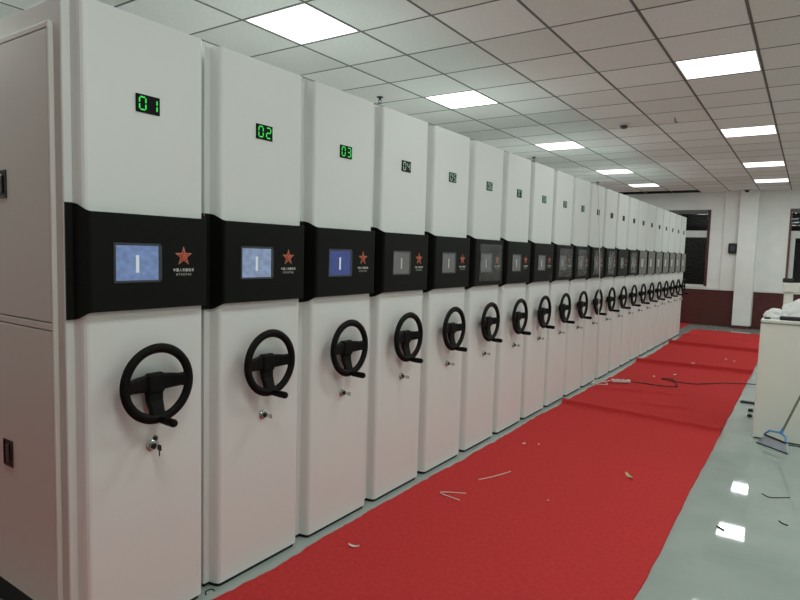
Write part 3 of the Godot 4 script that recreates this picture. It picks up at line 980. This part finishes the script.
func clutter() -> void:
	# socket strip and its cords
	var s := thing("power_strip", "white extension socket strip lying on the carpet's shelving side", "power strip", Vector3(0.30, 0.018, -7.60), "", 0.55)
	part("case", box_mesh(Vector3(-0.11, 0, -0.03), Vector3(0.11, 0.035, 0.03), 0.006), M.cord_white, s)
	for i in 3:
		part("socket", box_mesh(Vector3(-0.085 + i * 0.06, 0.035, -0.018), Vector3(-0.045 + i * 0.06, 0.0365, 0.018), 0.0005), M.bezel, s)
	var st := mb()
	tube(st, on_floor([[0.40, -7.66, 0.01], [0.55, -7.72], [0.75, -7.72], [0.90, -7.80], [0.78, -8.25], [0.66, -8.20], [0.86, -8.10], [1.05, -8.12], [1.35, -8.45], [1.60, -8.60], [1.82, -8.70, -0.010]], 0.022), 0.006, 7)
	single("extension_lead", st, M.cord_black, "thin black cord running from socket strip across carpet behind the counter", "cord")
	st = mb()
	tube(st, on_floor([[0.19, -7.54, 0.012], [0.10, -7.42], [0.02, -7.36, -0.006], [0.06, -7.55], [0.16, -7.44], [0.20, -7.34], [0.05, -7.26], [0.015, -7.48, -0.006]], 0.020), 0.005, 7)
	single("tangled_lead", st, M.cord_white, "tangled white cord bunched beside the socket strip", "cord")
	st = mb()
	tube(st, [Vector3(0.006, 2.405, -7.10), Vector3(0.03, 2.37, -7.125), Vector3(0.052, 2.05, -7.145), Vector3(0.062, 1.85, -7.16), Vector3(0.078, 1.52, -7.196), Vector3(0.083, 1.25, -7.21), Vector3(0.085, 1.04, -7.228), Vector3(0.082, 0.80, -7.26), Vector3(0.070, 0.55, -7.332), Vector3(0.05, 0.25, -7.43), Vector3(0.034, 0.06, -7.51), Vector3(0.030, 0.005, -7.53)], 0.004, 6)
	single("hanging_wire", st, M.cord_white, "thin white wire dangling down the front of a shelving unit to floor", "wire")
	st = mb()
	tube(st, on_floor([[2.07, -6.00], [2.12, -6.02], [2.2, -6.0], [2.5, -5.95], [2.9, -5.98]], 0.004), 0.004, 6)
	single("floor_cord", st, M.cord_black, "thin black cord on the floor by the broom head", "cord")
	# small litter on the carpet, each piece a little bent sheet or thread
	var bits := [
		[1.178, -4.333, 0.026, 0.10, 0.7, "tan", "curled tan leaf-like scrap on the red carpet", "scrap"],
		[0.262, -2.38, 0.014, 0.06, 1.9, "paper", "short pale strip of paper near the second shelving unit", "scrap"],
		[0.867, -3.578, 0.014, 0.016, 0.2, "paper", "tiny white crumb in the middle of the red carpet", "scrap"],
		[0.30, -4.55, 0.03, 0.03, 0.4, "paper", "small pale torn scrap near the carpet's shelving-side edge", "scrap"],
		[0.40, -4.62, 0.012, 0.018, 0.9, "paper", "tiny pale crumb beside the torn scrap", "scrap"],
		[0.75, -8.62, 0.05, 0.04, 0.5, "paper", "white paper scrap beyond the black cord", "scrap"],
		[0.55, -8.30, 0.04, 0.03, 0.9, "paper", "pale paper scrap just past the cord's loop", "scrap"],
		[0.80, -9.75, 0.07, 0.05, 0.3, "paper", "white paper scrap lying past a carpet wrinkle", "scrap"],
		[1.15, -10.55, 0.04, 0.04, 0.1, "paper", "small squarish white scrap, larger of two close together on far carpet", "scrap"],
		[1.28, -10.45, 0.04, 0.03, 0.6, "paper", "small narrow white scrap, slimmer of two close together on far carpet", "scrap"],
		[0.72, -12.15, 0.10, 0.05, 0.2, "paper", "flat white scrap on a carpet wrinkle close to the end wall", "scrap"],
	]
	for q in bits:
		st = mb()
		var w: float = q[2]
		var l: float = q[3]
		var n := 5
		for i in n:
			var a := -0.5 + i / float(n)
			var b := -0.5 + (i + 1) / float(n)
			var wa := w * 0.5 * (0.35 + 0.65 * cos(a * 2.6))
			var wb := w * 0.5 * (0.35 + 0.65 * cos(b * 2.6))
			var ya := 0.003 + 0.012 * a * a * 4.0 * minf(1.0, l * 12.0) + 0.002
			var yb := 0.003 + 0.012 * b * b * 4.0 * minf(1.0, l * 12.0) + 0.002
			quad(st, Vector3(-wa, ya, -a * l), Vector3(wa, ya + 0.003, -a * l), Vector3(wb, yb + 0.003, -b * l), Vector3(-wb, yb, -b * l))
			quad(st, Vector3(-wb, yb - 0.001, -b * l), Vector3(wb, yb + 0.002, -b * l), Vector3(wa, ya + 0.002, -a * l), Vector3(-wa, ya - 0.001, -a * l))
		var f := single("paper_scrap", st, M[q[5]], q[6], q[7], Vector3(q[0], carpet_y(q[0], q[1]), q[1]), "litter on the red carpet")
		f.rotation.y = q[4]
	st = mb()
	var cy := carpet_y(0.29, -3.33) + 0.006
	tube(st, on_floor([[0.40, -3.36], [0.26, -3.27], [0.42, -3.24]], cy), 0.003, 5)
	single("cut_tie", st, M.paper, "pale bent cable tie shaped like a V on the red carpet", "cable tie", Vector3.ZERO, "litter on the red carpet")
	st = mb()
	tube(st, on_floor([[0.36, -3.62], [0.42, -3.75], [0.47, -3.90]], carpet_y(0.4, -3.7) + 0.006), 0.003, 5)
	single("cut_tie", st, M.paper, "pale straight cable tie on the red carpet", "cable tie", Vector3.ZERO, "litter on the red carpet")
	# dark bits on the bare floor
	var dark := [
		[[[1.968, -4.621], [2.01, -4.58], [2.054, -4.605], [2.125, -4.661]], 0.003, "thin wavy black wire offcut on the bare grey floor"],
		[[[2.08, -4.19], [2.10, -4.16], [2.127, -4.15]], 0.004, "short black wire offcut on the bare grey floor"],
		[[[1.78, -3.875], [1.80, -3.86], [1.825, -3.84]], 0.004, "short black wire offcut at the floor close to the carpet edge"],
		[[[0.0, -1.655], [-0.02, -1.665], [-0.022, -1.69], [-0.008, -1.70], [0.006, -1.695]], 0.003, "small black wire curl on the floor at first shelving unit"],
	]
	for q in dark:
		st = mb()
		tube(st, on_floor(q[0], q[1]), q[1], 5)
		single("wire_offcut", st, M.cord_black, q[2], "wire scrap", Vector3.ZERO, "wire scraps on the bare floor")
	st = mb()
	bx(st, Vector3(-0.09, 0, -0.04), Vector3(0.09, 0.016, 0.03), 0.005)
	single("black_bar", st, M.rubber, "flat black bar on the floor beside the counter's base", "bar", Vector3(1.69, 0, -7.53))
	for q in [[1.725, -7.14, "round black rubber foot on the floor, beside the black bar"], [1.735, -6.88, "round black rubber foot on the floor, closer to broom"]]:
		st = mb()
		lathe(st, Vector3.ZERO, Vector3(0, 1, 0), [[0.0, 0.0], [0.0, 0.024], [0.02, 0.022], [0.024, 0.016], [0.024, 0.0]], 14)
		single("rubber_foot", st, M.rubber, q[2], "rubber foot", Vector3(q[0], 0, q[1]), "rubber feet by the counter")

func carpet_y(x: float, z: float) -> float:
	var f := FastNoiseLite.new()
	f.seed = 21
	f.frequency = 1.6
	f.fractal_octaves = 3
	return 0.008 + carpet_height(x, z, f)

# ------------------------------------------------------------------
func _ready() -> void:
	rng.seed = 4711
	var cam := Camera3D.new()
	cam.name = "camera"
	cam.position = Vector3(2.1232, 1.5548, 0.0)
	cam.rotation = Vector3(-0.08095, 0.5960, 0.02805)
	cam.fov = 53.168
	cam.near = 0.05
	cam.far = 100.0
	add_child(cam)
	var env := Environment.new()
	env.background_mode = Environment.BG_COLOR
	env.background_color = Color(0.010, 0.011, 0.012)
	env.tonemap_mode = Environment.TONE_MAPPER_LINEAR
	env.tonemap_exposure = EXPOSURE
	env.sdfgi_enabled = true
	env.ssao_enabled = true
	env.ssil_enabled = true
	var we := WorldEnvironment.new()
	we.name = "world"
	we.environment = env
	add_child(we)
	materials()
	lamps()
	shell()
	ceiling()
	carpets()
	units()
	counter()
	broom()
	ceiling_fittings()
	clutter()
